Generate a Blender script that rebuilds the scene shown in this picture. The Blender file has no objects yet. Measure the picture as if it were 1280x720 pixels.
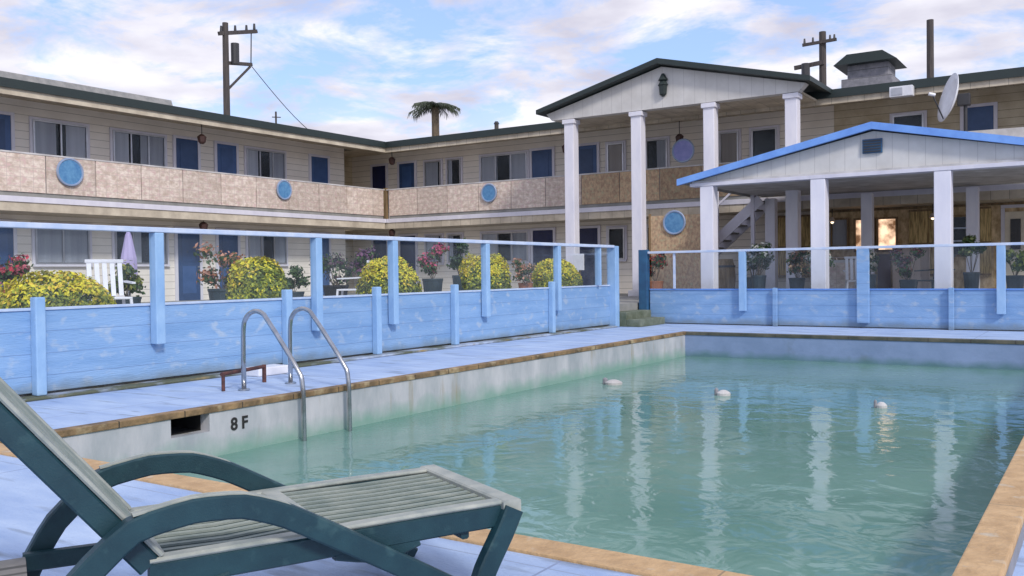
import bpy, bmesh, math, random
from mathutils import Vector, Matrix
R = math.radians
random.seed(7)
S = bpy.context.scene
C = S.collection

# ------------------------------------------------------------------ camera
cam_d = bpy.data.cameras.new("camera")
cam = bpy.data.objects.new("camera", cam_d); C.objects.link(cam)
YAW, PITCH, ROLL, F = R(33.374), R(-0.994), R(-0.728), 1138.88
fw = Vector((-math.sin(YAW)*math.cos(PITCH), math.cos(YAW)*math.cos(PITCH), math.sin(PITCH)))
rt = Vector((math.cos(YAW), math.sin(YAW), 0)); up = rt.cross(fw)
r2 = math.cos(ROLL)*rt + math.sin(ROLL)*up; u2 = -math.sin(ROLL)*rt + math.cos(ROLL)*up
m = Matrix((r2, u2, -fw)).transposed().to_4x4(); m.translation = (0, 0, 1.15)
cam.matrix_world = m
cam_d.sensor_width = 36; cam_d.lens = F/1280*36
cam_d.clip_start = 0.05; cam_d.clip_end = 2000
S.camera = cam

# ------------------------------------------------------------------ light
SUN = Vector((0.72, -0.42, 0.62)).normalized()
W = bpy.data.worlds.new("World"); S.world = W; W.use_nodes = True
nt = W.node_tree; nt.nodes.clear()
def N(t, ty, **k):
    n = t.nodes.new(ty)
    for a, b in k.items(): setattr(n, a, b)
    return n
def world():
    L = nt.links.new
    out = N(nt, 'ShaderNodeOutputWorld'); bg = N(nt, 'ShaderNodeBackground'); bg.inputs[1].default_value = 0.15
    sky = N(nt, 'ShaderNodeTexSky'); sky.sky_type = 'NISHITA'; sky.sun_disc = False
    sky.sun_elevation = math.asin(SUN.z); sky.sun_rotation = math.atan2(SUN.x, SUN.y)
    sky.air_density = 1.0; sky.dust_density = 0.6; sky.ozone_density = 2.5
    tc = N(nt, 'ShaderNodeTexCoord'); sep = N(nt, 'ShaderNodeSeparateXYZ'); L(tc.outputs['Generated'], sep.inputs[0])
    mx = N(nt, 'ShaderNodeMath', operation='MAXIMUM'); L(sep.outputs[2], mx.inputs[0]); mx.inputs[1].default_value = 0.0
    ad = N(nt, 'ShaderNodeMath', operation='ADD'); L(mx.outputs[0], ad.inputs[0]); ad.inputs[1].default_value = 0.13
    dx = N(nt, 'ShaderNodeMath', operation='DIVIDE'); L(sep.outputs[0], dx.inputs[0]); L(ad.outputs[0], dx.inputs[1])
    dy = N(nt, 'ShaderNodeMath', operation='DIVIDE'); L(sep.outputs[1], dy.inputs[0]); L(ad.outputs[0], dy.inputs[1])
    cb = N(nt, 'ShaderNodeCombineXYZ'); L(dx.outputs[0], cb.inputs[0]); L(dy.outputs[0], cb.inputs[1]); cb.inputs[2].default_value = 3.1
    n1 = N(nt, 'ShaderNodeTexNoise'); n1.inputs['Scale'].default_value = 2.1; n1.inputs['Detail'].default_value = 8; n1.inputs['Roughness'].default_value = 0.63
    n1.inputs['Distortion'].default_value = 0.35
    L(cb.outputs[0], n1.inputs['Vector'])
    rp = N(nt, 'ShaderNodeValToRGB'); rp.color_ramp.elements[0].position = 0.40; rp.color_ramp.elements[1].position = 0.54
    L(n1.outputs[0], rp.inputs[0])
    n2 = N(nt, 'ShaderNodeTexNoise'); n2.inputs['Scale'].default_value = 2.6; n2.inputs['Detail'].default_value = 6
    L(cb.outputs[0], n2.inputs['Vector'])
    cr = N(nt, 'ShaderNodeValToRGB'); cr.color_ramp.elements[0].position = 0.33; cr.color_ramp.elements[1].position = 0.66
    cr.color_ramp.elements[0].color = (2.7, 2.65, 3.2, 1); cr.color_ramp.elements[1].color = (4.5, 4.45, 4.8, 1)
    L(n2.outputs[0], cr.inputs[0])
    skm = N(nt, 'ShaderNodeMix', data_type='RGBA', blend_type='MIX'); skm.inputs[0].default_value = 0.65
    L(sky.outputs[0], skm.inputs[6]); skm.inputs[7].default_value = (1.65, 2.3, 4.1, 1)
    # thin bright cloud bank towards the horizon
    hz = N(nt, 'ShaderNodeMapRange'); L(sep.outputs[2], hz.inputs[0]); hz.inputs[1].default_value = 0.20; hz.inputs[2].default_value = 0.09
    hz.inputs[3].default_value = 0.0; hz.inputs[4].default_value = 0.75
    mm = N(nt, 'ShaderNodeMath', operation='MAXIMUM'); L(rp.outputs[0], mm.inputs[0]); L(hz.outputs[0], mm.inputs[1])
    mix = N(nt, 'ShaderNodeMix', data_type='RGBA'); L(mm.outputs[0], mix.inputs[0]); L(skm.outputs[2], mix.inputs[6]); L(cr.outputs[0], mix.inputs[7])
    L(mix.outputs[2], bg.inputs[0]); L(bg.outputs[0], out.inputs[0])
world()
sd = bpy.data.lights.new("sun", 'SUN'); sd.energy = 1.5; sd.angle = R(9); sd.color = (1.0, 0.95, 0.88)
so = bpy.data.objects.new("sun", sd); C.objects.link(so)
so.rotation_euler = SUN.to_track_quat('Z', 'Y').to_euler(); so.location = (5, -5, 20)
S.view_settings.view_transform = 'Standard'; S.view_settings.look = 'None'
S.view_settings.exposure = 0.68; S.view_settings.gamma = 1; S.view_settings.use_curve_mapping = False

# ------------------------------------------------------------------ materials
M = {}
def mat(name, col, rough=0.6, col2=None, scale=3.0, stretch=(1,1,1), bump=0.0, bscale=None, metal=0.0, detail=6,
        lo=0.35, hi=0.68, joints=None, rand=0.0, spec=0.5, attr=False, stain=None, zband=None):
    """noise-mottled principled paint / stone; joints=(axis, spacing, width, colour) adds fine grooves"""
    mt = bpy.data.materials.new(name); mt.use_nodes = True; t = mt.node_tree; L = t.links.new
    b = t.nodes['Principled BSDF']; b.inputs['Roughness'].default_value = rough; b.inputs['Metallic'].default_value = metal
    b.inputs['Specular IOR Level'].default_value = spec
    g = N(t, 'ShaderNodeNewGeometry'); mp = N(t, 'ShaderNodeMapping'); L(g.outputs['Position'], mp.inputs[0]); mp.inputs['Scale'].default_value = stretch
    col2 = col2 or tuple(c*0.78 for c in col)
    n = N(t, 'ShaderNodeTexNoise'); n.inputs['Scale'].default_value = scale; n.inputs['Detail'].default_value = detail; n.inputs['Roughness'].default_value = .62
    L(mp.outputs[0], n.inputs['Vector'])
    r = N(t, 'ShaderNodeValToRGB'); r.color_ramp.elements[0].position = lo; r.color_ramp.elements[1].position = hi
    r.color_ramp.elements[0].color = (*col2, 1); r.color_ramp.elements[1].color = (*col, 1)
    L(n.outputs[0], r.inputs[0]); cur = r.outputs[0]
    if stain:   # (colour, scale, stretch, threshold)
        mp2 = N(t, 'ShaderNodeMapping'); L(g.outputs['Position'], mp2.inputs[0]); mp2.inputs['Scale'].default_value = stain[2]
        n2 = N(t, 'ShaderNodeTexNoise'); n2.inputs['Scale'].default_value = stain[1]; n2.inputs['Detail'].default_value = 7; L(mp2.outputs[0], n2.inputs['Vector'])
        r2_ = N(t, 'ShaderNodeValToRGB'); r2_.color_ramp.elements[0].position = stain[3]; r2_.color_ramp.elements[1].position = stain[3]+.12
        L(n2.outputs[0], r2_.inputs[0]); mx = N(t, 'ShaderNodeMix', data_type='RGBA'); L(r2_.outputs[0], mx.inputs[0]); L(cur, mx.inputs[6]); mx.inputs[7].default_value = (*stain[0], 1); cur = mx.outputs[2]
    hgt = n.outputs[0]
    if zband:   # (colour, z where full, z where gone, amount): tide marks and splash dirt with a ragged edge
        sz = N(t, 'ShaderNodeSeparateXYZ'); L(g.outputs['Position'], sz.inputs[0])
        n3 = N(t, 'ShaderNodeTexNoise'); n3.inputs['Scale'].default_value = 3.5; n3.inputs['Detail'].default_value = 6; L(g.outputs['Position'], n3.inputs['Vector'])
        w_ = N(t, 'ShaderNodeMath', operation='MULTIPLY_ADD'); L(n3.outputs[0], w_.inputs[0]); w_.inputs[1].default_value = abs(zband[2]-zband[1])*1.6; L(sz.outputs[2], w_.inputs[2])
        off_ = abs(zband[2]-zband[1])*.8
        m3 = N(t, 'ShaderNodeMapRange'); L(w_.outputs[0], m3.inputs[0]); m3.inputs[1].default_value = zband[1]+off_; m3.inputs[2].default_value = zband[2]+off_; m3.inputs[3].default_value = zband[3]; m3.inputs[4].default_value = 0
        mz = N(t, 'ShaderNodeMix', data_type='RGBA'); L(m3.outputs[0], mz.inputs[0]); L(cur, mz.inputs[6]); mz.inputs[7].default_value = (*zband[0], 1); cur = mz.outputs[2]
    if joints:
        for ax, sp, wd, jc in joints:
            sx = N(t, 'ShaderNodeSeparateXYZ'); L(g.outputs['Position'], sx.inputs[0])
            a = N(t, 'ShaderNodeMath', operation='PINGPONG'); L(sx.outputs[ax], a.inputs[0]); a.inputs[1].default_value = sp/2
            l = N(t, 'ShaderNodeMath', operation='LESS_THAN'); L(a.outputs[0], l.inputs[0]); l.inputs[1].default_value = wd/2
            mx = N(t, 'ShaderNodeMix', data_type='RGBA'); L(l.outputs[0], mx.inputs[0]); L(cur, mx.inputs[6]); mx.inputs[7].default_value = (*jc, 1); cur = mx.outputs[2]
    if rand:
        oi = N(t, 'ShaderNodeObjectInfo'); mr = N(t, 'ShaderNodeMapRange'); L(oi.outputs['Random'], mr.inputs[0]); mr.inputs[3].default_value = 1-rand; mr.inputs[4].default_value = 1+rand
        hs = N(t, 'ShaderNodeHueSaturation'); L(mr.outputs[0], hs.inputs['Value']); L(cur, hs.inputs['Color']); cur = hs.outputs[0]
    if attr:
        at = N(t, 'ShaderNodeAttribute', attribute_name='tint'); mx = N(t, 'ShaderNodeMix', data_type='RGBA', blend_type='MULTIPLY'); mx.inputs[0].default_value = 1
        L(cur, mx.inputs[6]); L(at.outputs[0], mx.inputs[7]); cur = mx.outputs[2]
    L(cur, b.inputs['Base Color'])
    if bump:
        bp = N(t, 'ShaderNodeBump'); bp.inputs['Strength'].default_value = bump; bp.inputs['Distance'].default_value = 0.02
        if bscale:
            nb = N(t, 'ShaderNodeTexNoise'); nb.inputs['Scale'].default_value = bscale; nb.inputs['Detail'].default_value = 5; L(mp.outputs[0], nb.inputs['Vector']); hgt = nb.outputs[0]
        L(hgt, bp.inputs['Height']); L(bp.outputs[0], b.inputs['Normal'])
    M[name] = mt
    return mt
mat('deck_paint', (0.46,0.57,0.76), .6, (0.30,0.41,0.64), 1.6, (.7,2.2,1), .4, 45, stain=((.20,.25,.34), 3.0, (.45,2.6,1), .58),
    joints=[(1,1.5,.010,(.28,.35,.50)), (0,1.83,.012,(.24,.30,.46))])
mat('fence_blue', (0.26,0.42,0.66), .6, (0.18,0.33,0.57), 2.0, (1,.5,4), .35, 22, rand=.06, joints=[(2,.213,.006,(.14,.23,.42))], stain=((.34,.45,.60), 5, (1,1,1.5), .56), zband=((.16,.19,.20), .04, .16, .65))
mat('post_blue', (0.33,0.51,0.74), .5, (0.24,0.41,0.66), 5, (1,1,.6), .15, 40)
mat('post_teal', (0.03,0.12,0.24), .5, (0.02,0.07,0.16), 4)
mat('rail_white', (0.62,0.68,0.80), .45, (0.45,0.55,0.75), 6)
mat('trim_blue', (0.20,0.40,0.84), .45, (0.14,0.30,0.72), 3)
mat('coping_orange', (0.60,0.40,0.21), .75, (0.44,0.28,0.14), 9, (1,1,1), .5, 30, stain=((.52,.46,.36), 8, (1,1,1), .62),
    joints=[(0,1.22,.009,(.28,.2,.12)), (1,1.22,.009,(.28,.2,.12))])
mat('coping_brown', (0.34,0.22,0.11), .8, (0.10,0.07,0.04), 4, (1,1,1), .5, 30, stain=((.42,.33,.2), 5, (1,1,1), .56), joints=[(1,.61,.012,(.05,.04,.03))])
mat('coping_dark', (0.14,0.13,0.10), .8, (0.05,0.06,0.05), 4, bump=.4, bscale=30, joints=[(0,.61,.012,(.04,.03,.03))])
mat('pool_wall', (0.54,0.54,0.57), .6, (0.34,0.37,0.40), 3, (1,1,.35), .2, 25, stain=((.33,.30,.24), 5, (1,1,.18), .60), zband=((.17,.34,.27), -.42, -.24, .8))
mat('concrete', (0.34,0.33,0.31), .85, (0.22,0.22,0.21), 2, bump=.3, bscale=30)
mat('grass', (0.06,0.10,0.03), .9, (0.04,0.06,0.02), 3, bump=.5, bscale=20)
mat('siding', (0.85,0.79,0.71), .7, (0.75,0.69,0.61), 1.2, joints=[(2,.2,.012,(.36,.33,.28))], bump=.1, bscale=40)
mat('siding_olive', (0.62,0.54,0.40), .75, (0.42,0.34,0.22), 1.6, joints=[(2,.2,.012,(.24,.2,.13))])
mat('soffit', (0.66,0.58,0.46), .8, (0.42,0.36,0.28), 2, joints=[(0,.4,.01,(.2,.18,.14))])
mat('soffit_gray', (0.66,0.64,0.64), .8, (0.42,0.40,0.39), 2)
mat('fascia_dark', (0.022,0.035,0.033), .5, (0.02,0.03,0.03), 4)
mat('roofing', (0.33,0.32,0.31), .9, (0.22,0.22,0.22), 6, bump=.4, bscale=60)
mat('white_paint', (0.72,0.70,0.76), .5, (0.62,0.60,0.68), 3, (1,1,.4), .08, 30)
mat('column_paint', (0.82,0.80,0.86), .5, (0.70,0.69,0.78), 3, (1,1,.3), .06, 30, zband=((.40,.38,.36), .5, .95, .6))
mat('gable_paint', (0.66,0.64,0.62), .6, (0.56,0.54,0.52), 2, joints=[(0,.3,.01,(.45,.43,.42))])
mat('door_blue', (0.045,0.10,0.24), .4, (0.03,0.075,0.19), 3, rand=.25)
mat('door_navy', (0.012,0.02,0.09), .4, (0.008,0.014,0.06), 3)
mat('window_dark', (0.015,0.013,0.015), .25)
mat('curtain', (0.62,0.58,0.60), .9, (0.46,0.43,0.46), 1, (6,6,.2), .3, 8, rand=.15)
mat('curtain_cream', (0.62,0.50,0.44), .9, (0.5,0.4,0.34), 1, (6,6,.2), rand=.1)
mat('aluminium', (0.55,0.55,0.58), .35, metal=.8)
mat('steel', (0.55,0.56,0.58), .22, (0.40,0.40,0.40), 8, metal=1.0)
mat('panel_beige', (0.72,0.62,0.54), .8, (0.48,0.38,0.31), 7.0, (1,1,1.4), .3, 12, rand=.12, lo=.38, hi=.62,
    stain=((.58,.42,.39), 8, (1,1,2), .53), joints=[(2,.22,.010,(.46,.38,.34)), (0,.31,.010,(.46,.38,.34)), (1,.31,.010,(.46,.38,.34))])
mat('panel_brown', (0.52,0.37,0.23), .8, (0.32,0.21,0.14), 11.0, (1.5,1.5,1), .3, 12, rand=.2, lo=.38, hi=.62, stain=((.40,.35,.22), 12, (1,1,1), .54))
mat('disc_blue', (0.13,0.31,0.52), .5, (0.06,0.19,0.40), 9)
mat('disc_lavender', (0.30,0.30,0.60), .4, (0.2,0.22,0.5), 7)
mat('disc_rim', (0.30,0.38,0.55), .5)
mat('pool_wall_far', (0.27,0.36,0.58), .6, (0.19,0.27,0.44), 3, (.35,1,.35), .2, 25, stain=((.16,.22,.30), 5, (.4,1,.3), .60), zband=((.08,.19,.20), -.42, -.30, .8))  # bluish reflected light put into the far wall's colour
mat('lantern_dark', (0.06,0.025,0.02), .5)
mat('chair_green', (0.012,0.050,0.064), .45, (0.006,0.032,0.045), 9, stain=((.025,.07,.08), 14, (1,1,1), .60), bump=.1, bscale=200, spec=.45)
mat('chair_top', (0.29,0.32,0.28), .6, (0.17,0.21,0.19), 8, bump=.15, bscale=150)  # green resin with the sky's sheen on upper faces put into the colour
mat('chair_edge', (0.40,0.41,0.36), .55, (0.24,0.27,0.25), 10)  # same sky sheen in the colour, for rims and bars
mat('wheel_grey', (0.22,0.21,0.21), .7, (0.14,0.14,0.14), 10, joints=[(2,.014,.004,(.08,.08,.08))])
mat('timber_pole', (0.09,0.075,0.07), .85, (0.05,0.045,0.045), 3, (6,6,.6), .4, 10)
mat('dark_metal', (0.04,0.04,0.045), .5)
mat('dish_white', (0.78,0.78,0.82), .4, (0.68,0.68,0.72), 6)
mat('stone_gray', (0.30,0.29,0.32), .8, (0.18,0.18,0.20), 7, bump=.5, joints=[(2,.25,.02,(.12,.12,.13))])
mat('leaf', (0.95,0.95,0.95), .5, (0.7,0.7,0.7), 30, attr=True, spec=.3)
mat('palm_green', (0.07,0.09,0.05), .6, (0.04,0.05,0.03), 4)
mat('bark', (0.16,0.12,0.08), .9, (0.09,0.07,0.05), 8, bump=.5)
mat('pot_dark', (0.03,0.05,0.06), .5); mat('pot_terra', (0.35,0.14,0.07), .8)
mat('rust', (0.14,0.05,0.04), .8, (0.06,0.03,0.03), 20)
mat('umbrella_cloth', (0.50,0.42,0.66), .8, (0.38,0.32,0.52), 4, (4,4,.5))
mat('wood_brown', (0.34,0.23,0.12), .7, (0.15,0.10,0.05), 3, (5,5,.5), .2, 10)
mat('lounge_tan', (0.78,0.60,0.36), .75, (0.36,0.24,0.12), 5, (1.5,1.5,.8), .2, 12)
mat('bamboo', (0.70,0.52,0.24), .7, (0.26,0.18,0.07), 4, (8,8,.6), .5, 10, lo=.4, hi=.6)
mat('cream_door', (0.80,0.72,0.58), .5); mat('purple_brown', (0.13,0.07,0.08), .6)
mat('char', (0.02,0.02,0.02), .8)
def glassmat(name, tint, refl=.12, haze=0.0):
    mt = bpy.data.materials.new(name); mt.use_nodes = True; t = mt.node_tree; t.nodes.clear(); L = t.links.new
    o = N(t,'ShaderNodeOutputMaterial'); tr = N(t,'ShaderNodeBsdfTransparent'); tr.inputs[0].default_value = (*tint,1)
    gl = N(t,'ShaderNodeBsdfGlossy'); gl.inputs['Roughness'].default_value = .03
    fr = N(t,'ShaderNodeLayerWeight'); fr.inputs[0].default_value = .12
    fm = N(t,'ShaderNodeMath', operation='MULTIPLY'); L(fr.outputs['Fresnel'], fm.inputs[0]); fm.inputs[1].default_value = refl
    mx = N(t,'ShaderNodeMixShader'); L(fm.outputs[0], mx.inputs[0]); L(tr.outputs[0], mx.inputs[1]); L(gl.outputs[0], mx.inputs[2])
    df = N(t,'ShaderNodeBsdfDiffuse'); df.inputs[0].default_value = (.55,.62,.72,1)
    g = N(t,'ShaderNodeNewGeometry'); n = N(t,'ShaderNodeTexNoise'); n.inputs['Scale'].default_value = 2.2; n.inputs['Detail'].default_value = 5; L(g.outputs['Position'], n.inputs['Vector'])
    mr = N(t,'ShaderNodeMapRange'); L(n.outputs[0], mr.inputs[0]); mr.inputs[1].default_value=.3; mr.inputs[2].default_value=.7; mr.inputs[3].default_value=haze*.5; mr.inputs[4].default_value=haze*1.5
    m2 = N(t,'ShaderNodeMixShader'); L(mr.outputs[0], m2.inputs[0]); L(mx.outputs[0], m2.inputs[1]); L(df.outputs[0], m2.inputs[2]); L(m2.outputs[0], o.inputs[0])
    M[name] = mt
glassmat('glass_fence', (.95,.975,.99), refl=.3, haze=.03)
glassmat('glass_window', (.9,.93,.95), refl=.6, haze=.02)
def glow(name, col, st):
    mt = bpy.data.materials.new(name); mt.use_nodes = True; b = mt.node_tree.nodes['Principled BSDF']
    b.inputs['Base Color'].default_value = (*col,1); b.inputs['Emission Color'].default_value = (*col,1); b.inputs['Emission Strength'].default_value = st; M[name] = mt
glow('lit_window', (.85,.48,.28), 1.5)
def litnoise():
    t = M['lit_window'].node_tree; L = t.links.new; b = t.nodes['Principled BSDF']; g = N(t,'ShaderNodeNewGeometry')
    n = N(t,'ShaderNodeTexNoise'); n.inputs['Scale'].default_value = 3.2; n.inputs['Detail'].default_value = 4; L(g.outputs['Position'], n.inputs['Vector'])
    r_ = N(t,'ShaderNodeValToRGB'); e = r_.color_ramp.elements; e[0].position=.36; e[1].position=.60; e[0].color=(.10,.045,.02,1); e[1].color=(.80,.50,.32,1)
    L(n.outputs[0], r_.inputs[0]); L(r_.outputs[0], b.inputs['Emission Color']); L(r_.outputs[0], b.inputs['Base Color'])
litnoise()
glow('bulb', (1,.8,.55), 1.5)
def water():
    mt = bpy.data.materials.new('pool_water'); mt.use_nodes = True; t = mt.node_tree; L = t.links.new
    b = t.nodes['Principled BSDF']; b.inputs['Roughness'].default_value = .06; b.inputs['IOR'].default_value = 1.33
    g = N(t,'ShaderNodeNewGeometry')
    n = N(t,'ShaderNodeTexNoise'); n.inputs['Scale'].default_value = .55; n.inputs['Detail'].default_value = 5; L(g.outputs['Position'], n.inputs['Vector'])
    r = N(t,'ShaderNodeValToRGB'); r.color_ramp.elements[0].position=.35; r.color_ramp.elements[1].position=.65
    r.color_ramp.elements[0].color=(.12,.25,.21,1); r.color_ramp.elements[1].color=(.175,.32,.275,1); L(n.outputs[0], r.inputs[0]); L(r.outputs[0], b.inputs['Base Color'])
    mp = N(t,'ShaderNodeMapping'); L(g.outputs['Position'], mp.inputs[0]); mp.inputs['Scale'].default_value=(1,1.0,1); mp.inputs['Rotation'].default_value=(0,0,R(30))
    n1 = N(t,'ShaderNodeTexNoise'); n1.inputs['Scale'].default_value=2.6; n1.inputs['Detail'].default_value=3; n1.inputs['Distortion'].default_value=.6; L(mp.outputs[0], n1.inputs['Vector'])
    bp = N(t,'ShaderNodeBump'); bp.inputs['Strength'].default_value=.17; bp.inputs['Distance'].default_value=.06; L(n1.outputs[0], bp.inputs['Height']); L(bp.outputs[0], b.inputs['Normal'])
    M['pool_water'] = mt
water()

# ------------------------------------------------------------------ geometry helpers
class MB:
    def __init__(s): s.bm = bmesh.new(); s.tint = None
    def box(s, x0, x1, y0, y1, z0, z1, bev=0.0):
        r = bmesh.ops.create_cube(s.bm, size=1); vs = r['verts']
        bmesh.ops.scale(s.bm, vec=(abs(x1-x0), abs(y1-y0), abs(z1-z0)), verts=vs)
        bmesh.ops.translate(s.bm, vec=((x0+x1)/2, (y0+y1)/2, (z0+z1)/2), verts=vs)
        if bev:
            es = list({e for v in vs for e in v.link_edges})
            bmesh.ops.bevel(s.bm, geom=es, offset=bev, segments=2, affect='EDGES', profile=.6)
        return s
    def cyl(s, p0, p1, r0, r1=None, n=12, caps=True):
        p0 = Vector(p0); p1 = Vector(p1); r1 = r0 if r1 is None else r1; d = p1-p0
        q = d.to_track_quat('Z', 'Y').to_matrix().to_4x4(); q.translation = (p0+p1)/2
        bmesh.ops.create_cone(s.bm, cap_ends=caps, segments=n, radius1=r0, radius2=max(r1,1e-4), depth=d.length, matrix=q); return s
    def bar(s, p0, p1, w, h, upv=(0,0,1)):
        p0 = Vector(p0); p1 = Vector(p1); d = (p1-p0).normalized(); sd_ = d.cross(Vector(upv)).normalized(); u_ = sd_.cross(d)
        a = []
        for p in (p0, p1):
            a.append([s.bm.verts.new(p + sd_*(w/2*i) + u_*(h/2*j)) for i, j in ((-1,-1),(1,-1),(1,1),(-1,1))])
        for k in range(4): s.bm.faces.new((a[0][k], a[0][(k+1)%4], a[1][(k+1)%4], a[1][k]))
        s.bm.faces.new(a[0][::-1]); s.bm.faces.new(a[1]); return s
    def tube(s, pts, r, n=8, w=None, h=None, side=None):
        """sweep: round (r) or rectangular (w across `side`, h) section along pts"""
        P = [Vector(p) for p in pts]; rings = []; 
        for i, p in enumerate(P):
            d = ((P[min(i+1,len(P)-1)]-p).normalized() + (p-P[max(i-1,0)]).normalized()).normalized()
            a = Vector(side).normalized() if side else d.orthogonal().normalized() if i == 0 else (last - d*last.dot(d)).normalized()
            last = a; b = d.cross(a).normalized(); 
            if w: c = .006; off = [( w/2-c, h/2),( w/2,h/2-c),(w/2,-h/2+c),(w/2-c,-h/2),(-w/2+c,-h/2),(-w/2,-h/2+c),(-w/2,h/2-c),(-w/2+c,h/2)]
            else: off = [(r*math.cos(2*math.pi*k/n), r*math.sin(2*math.pi*k/n)) for k in range(n)]
            rings.append([s.bm.verts.new(p + a*x + b*y) for x, y in off])
        k = len(rings[0])
        for i in range(len(rings)-1):
            for j in range(k): s.bm.faces.new((rings[i][j], rings[i][(j+1)%k], rings[i+1][(j+1)%k], rings[i+1][j]))
        s.bm.faces.new(rings[0][::-1]); s.bm.faces.new(rings[-1]); return s
    def prism(s, poly, y0, y1, axis='y'):
        """poly in (x,z), extruded along y (or (y,z) along x)"""
        f = (lambda p, t: (p[0], t, p[1])) if axis == 'y' else (lambda p, t: (t, p[0], p[1]))
        a = [s.bm.verts.new(f(p, y0)) for p in poly]; b = [s.bm.verts.new(f(p, y1)) for p in poly]; n = len(poly)
        for i in range(n): s.bm.faces.new((a[i], a[(i+1)%n], b[(i+1)%n], b[i]))
        s.bm.faces.new(a[::-1]); s.bm.faces.new(b); return s
    def quad(s, *v):
        s.bm.faces.new([s.bm.verts.new(p) for p in v]); return s
    def lathe(s, c, prof, n=20, mtx=None):
        rings = []
        for r_, z_ in prof:
            rg = []
            for k in range(n):
                p = Vector((r_*math.cos(2*math.pi*k/n), r_*math.sin(2*math.pi*k/n), z_))
                if mtx: p = mtx @ p
                rg.append(s.bm.verts.new(p + Vector(c)))
            rings.append(rg)
        for i in range(len(rings)-1):
            for j in range(n): s.bm.faces.new((rings[i][j], rings[i][(j+1)%n], rings[i+1][(j+1)%n], rings[i+1][j]))
        s.bm.faces.new(rings[0][::-1]); s.bm.faces.new(rings[-1]); return s
    def build(s, name, m_, parent=None, smooth=False):
        bmesh.ops.recalc_face_normals(s.bm, faces=s.bm.faces)
        me = bpy.data.meshes.new(name); s.bm.to_mesh(me); s.bm.free(); me.materials.append(M[m_])
        if smooth:
            for p in me.polygons: p.use_smooth = True
        o = bpy.data.objects.new(name, me); C.objects.link(o)
        if parent:
            o.parent = parent; o.matrix_parent_inverse = wm(parent).inverted()
        return o
def wm(o):
    mm = Matrix.LocRotScale(o.location, o.rotation_euler, o.scale)
    return wm(o.parent) @ o.matrix_parent_inverse @ mm if o.parent else mm
def thing(name, label, cat, loc=(0,0,0), group=None, rz=0):
    o = bpy.data.objects.new(name, None); C.objects.link(o); o.location = loc; o.rotation_euler = (0,0,rz); o.empty_display_size = .2
    return tag(o, label, cat, group)
def tag(o, label, cat, group=None):
    o['label'] = label; o['category'] = cat
    if group: o['group'] = group
    return o
def struct(name, mb, m_):
    o = mb.build(name, m_); o['kind'] = 'structure'; return o

# ------------------------------------------------------------------ ground, deck, pool
PX0, PX1, PY0, PY1 = -6.55, -0.48, 3.28, 15.70      # pool water edges
CW = 0.17                                            # coping width
WZ = -0.43
GZ = 0.45                                            # courtyard level
b = MB()
X0, X1, Y0, Y1 = -8.66, 14.0, -14.0, 18.26
def ring(b, ox0, ox1, oy0, oy1, ix0, ix1, iy0, iy1, z):
    b.quad((ox0,oy0,z),(ox1,oy0,z),(ox1,iy0,z),(ox0,iy0,z)); b.quad((ox0,iy1,z),(ox1,iy1,z),(ox1,oy1,z),(ox0,oy1,z))
    b.quad((ox0,iy0,z),(ix0,iy0,z),(ix0,iy1,z),(ox0,iy1,z)); b.quad((ix1,iy0,z),(ox1,iy0,z),(ox1,iy1,z),(ix1,iy1,z))
ring(b, X0, X1, Y0, Y1, PX0-.095, PX1+CW, PY0-CW, PY1+CW, 0); struct('pool_deck', b, 'deck_paint')
b = MB(); ring(b, -900, 900, -900, 1200, X0, X1, Y0, Y1, GZ)
for q in (((X0,Y0),(X0,Y1)), ((X0,Y1),(X1,Y1)), ((X1,Y0),(X1,Y1)), ((X0,Y0),(X1,Y0))):
    (a0,a1),(c0,c1) = q; b.quad((a0,a1,GZ),(c0,c1,GZ),(c0,c1,-.05),(a0,a1,-.05))
struct('ground', b, 'concrete')
mat('mossy_concrete', (0.20,0.22,0.17), .9, (0.08,0.10,0.06), 3, bump=.4, bscale=20)
b = MB(); b.box(-8.655,-8.32,16.875,18.085,.004,.30,.01); b.box(-8.318,-8.0,16.875,18.085,.004,.15,.01); struct('entry_steps', b, 'mossy_concrete')
# basin
b = MB(); t_ = .12; zb = -1.7
b.box(PX0-t_, PX0, PY0-t_, 4.75, zb, -.035); b.box(PX0-t_, PX0, 5.14, PY1+t_, zb, -.035); b.box(PX0-t_, PX0, 4.75, 5.14, zb, -.20)
b.box(PX1, PX1+t_, PY0-t_, PY1+t_, zb, -.035); b.box(PX0, PX1, PY0-t_, PY0, zb, -.035)
b.box(PX0, PX1, PY0, PY1, zb-.1, zb)
struct('pool_basin', b, 'pool_wall')
b = MB(); b.box(PX0, PX1, PY1, PY1+t_, zb, -.035); struct('pool_basin', b, 'pool_wall_far')
b = MB(); b.box(PX0-.6, PX0-t_-.003, 4.70, 5.19, -.25, -.04); b = MB()
for y0,y1,z0,z1 in ((4.72,5.17,-.23,-.203),(4.72,5.17,-.035,-.034)): pass
b.box(-7.1,-7.08,4.75,5.14,-.20,-.035); b.box(-7.08,PX0-t_,4.73,4.75,-.20,-.035); b.box(-7.08,PX0-t_,5.14,5.16,-.20,-.035); b.box(-7.1,PX0-t_,4.73,5.16,-.225,-.2)
o = b.build('skimmer_box', 'char'); tag(o, 'dark open skimmer slot cut into the pool wall left of the ladder', 'pool skimmer')
# water: fine rippled sheet
b = MB(); b.quad((PX0,PY0,WZ),(PX1,PY0,WZ),(PX1,PY1,WZ),(PX0,PY1,WZ)); struct('pool_water', b, 'pool_water')
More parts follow.
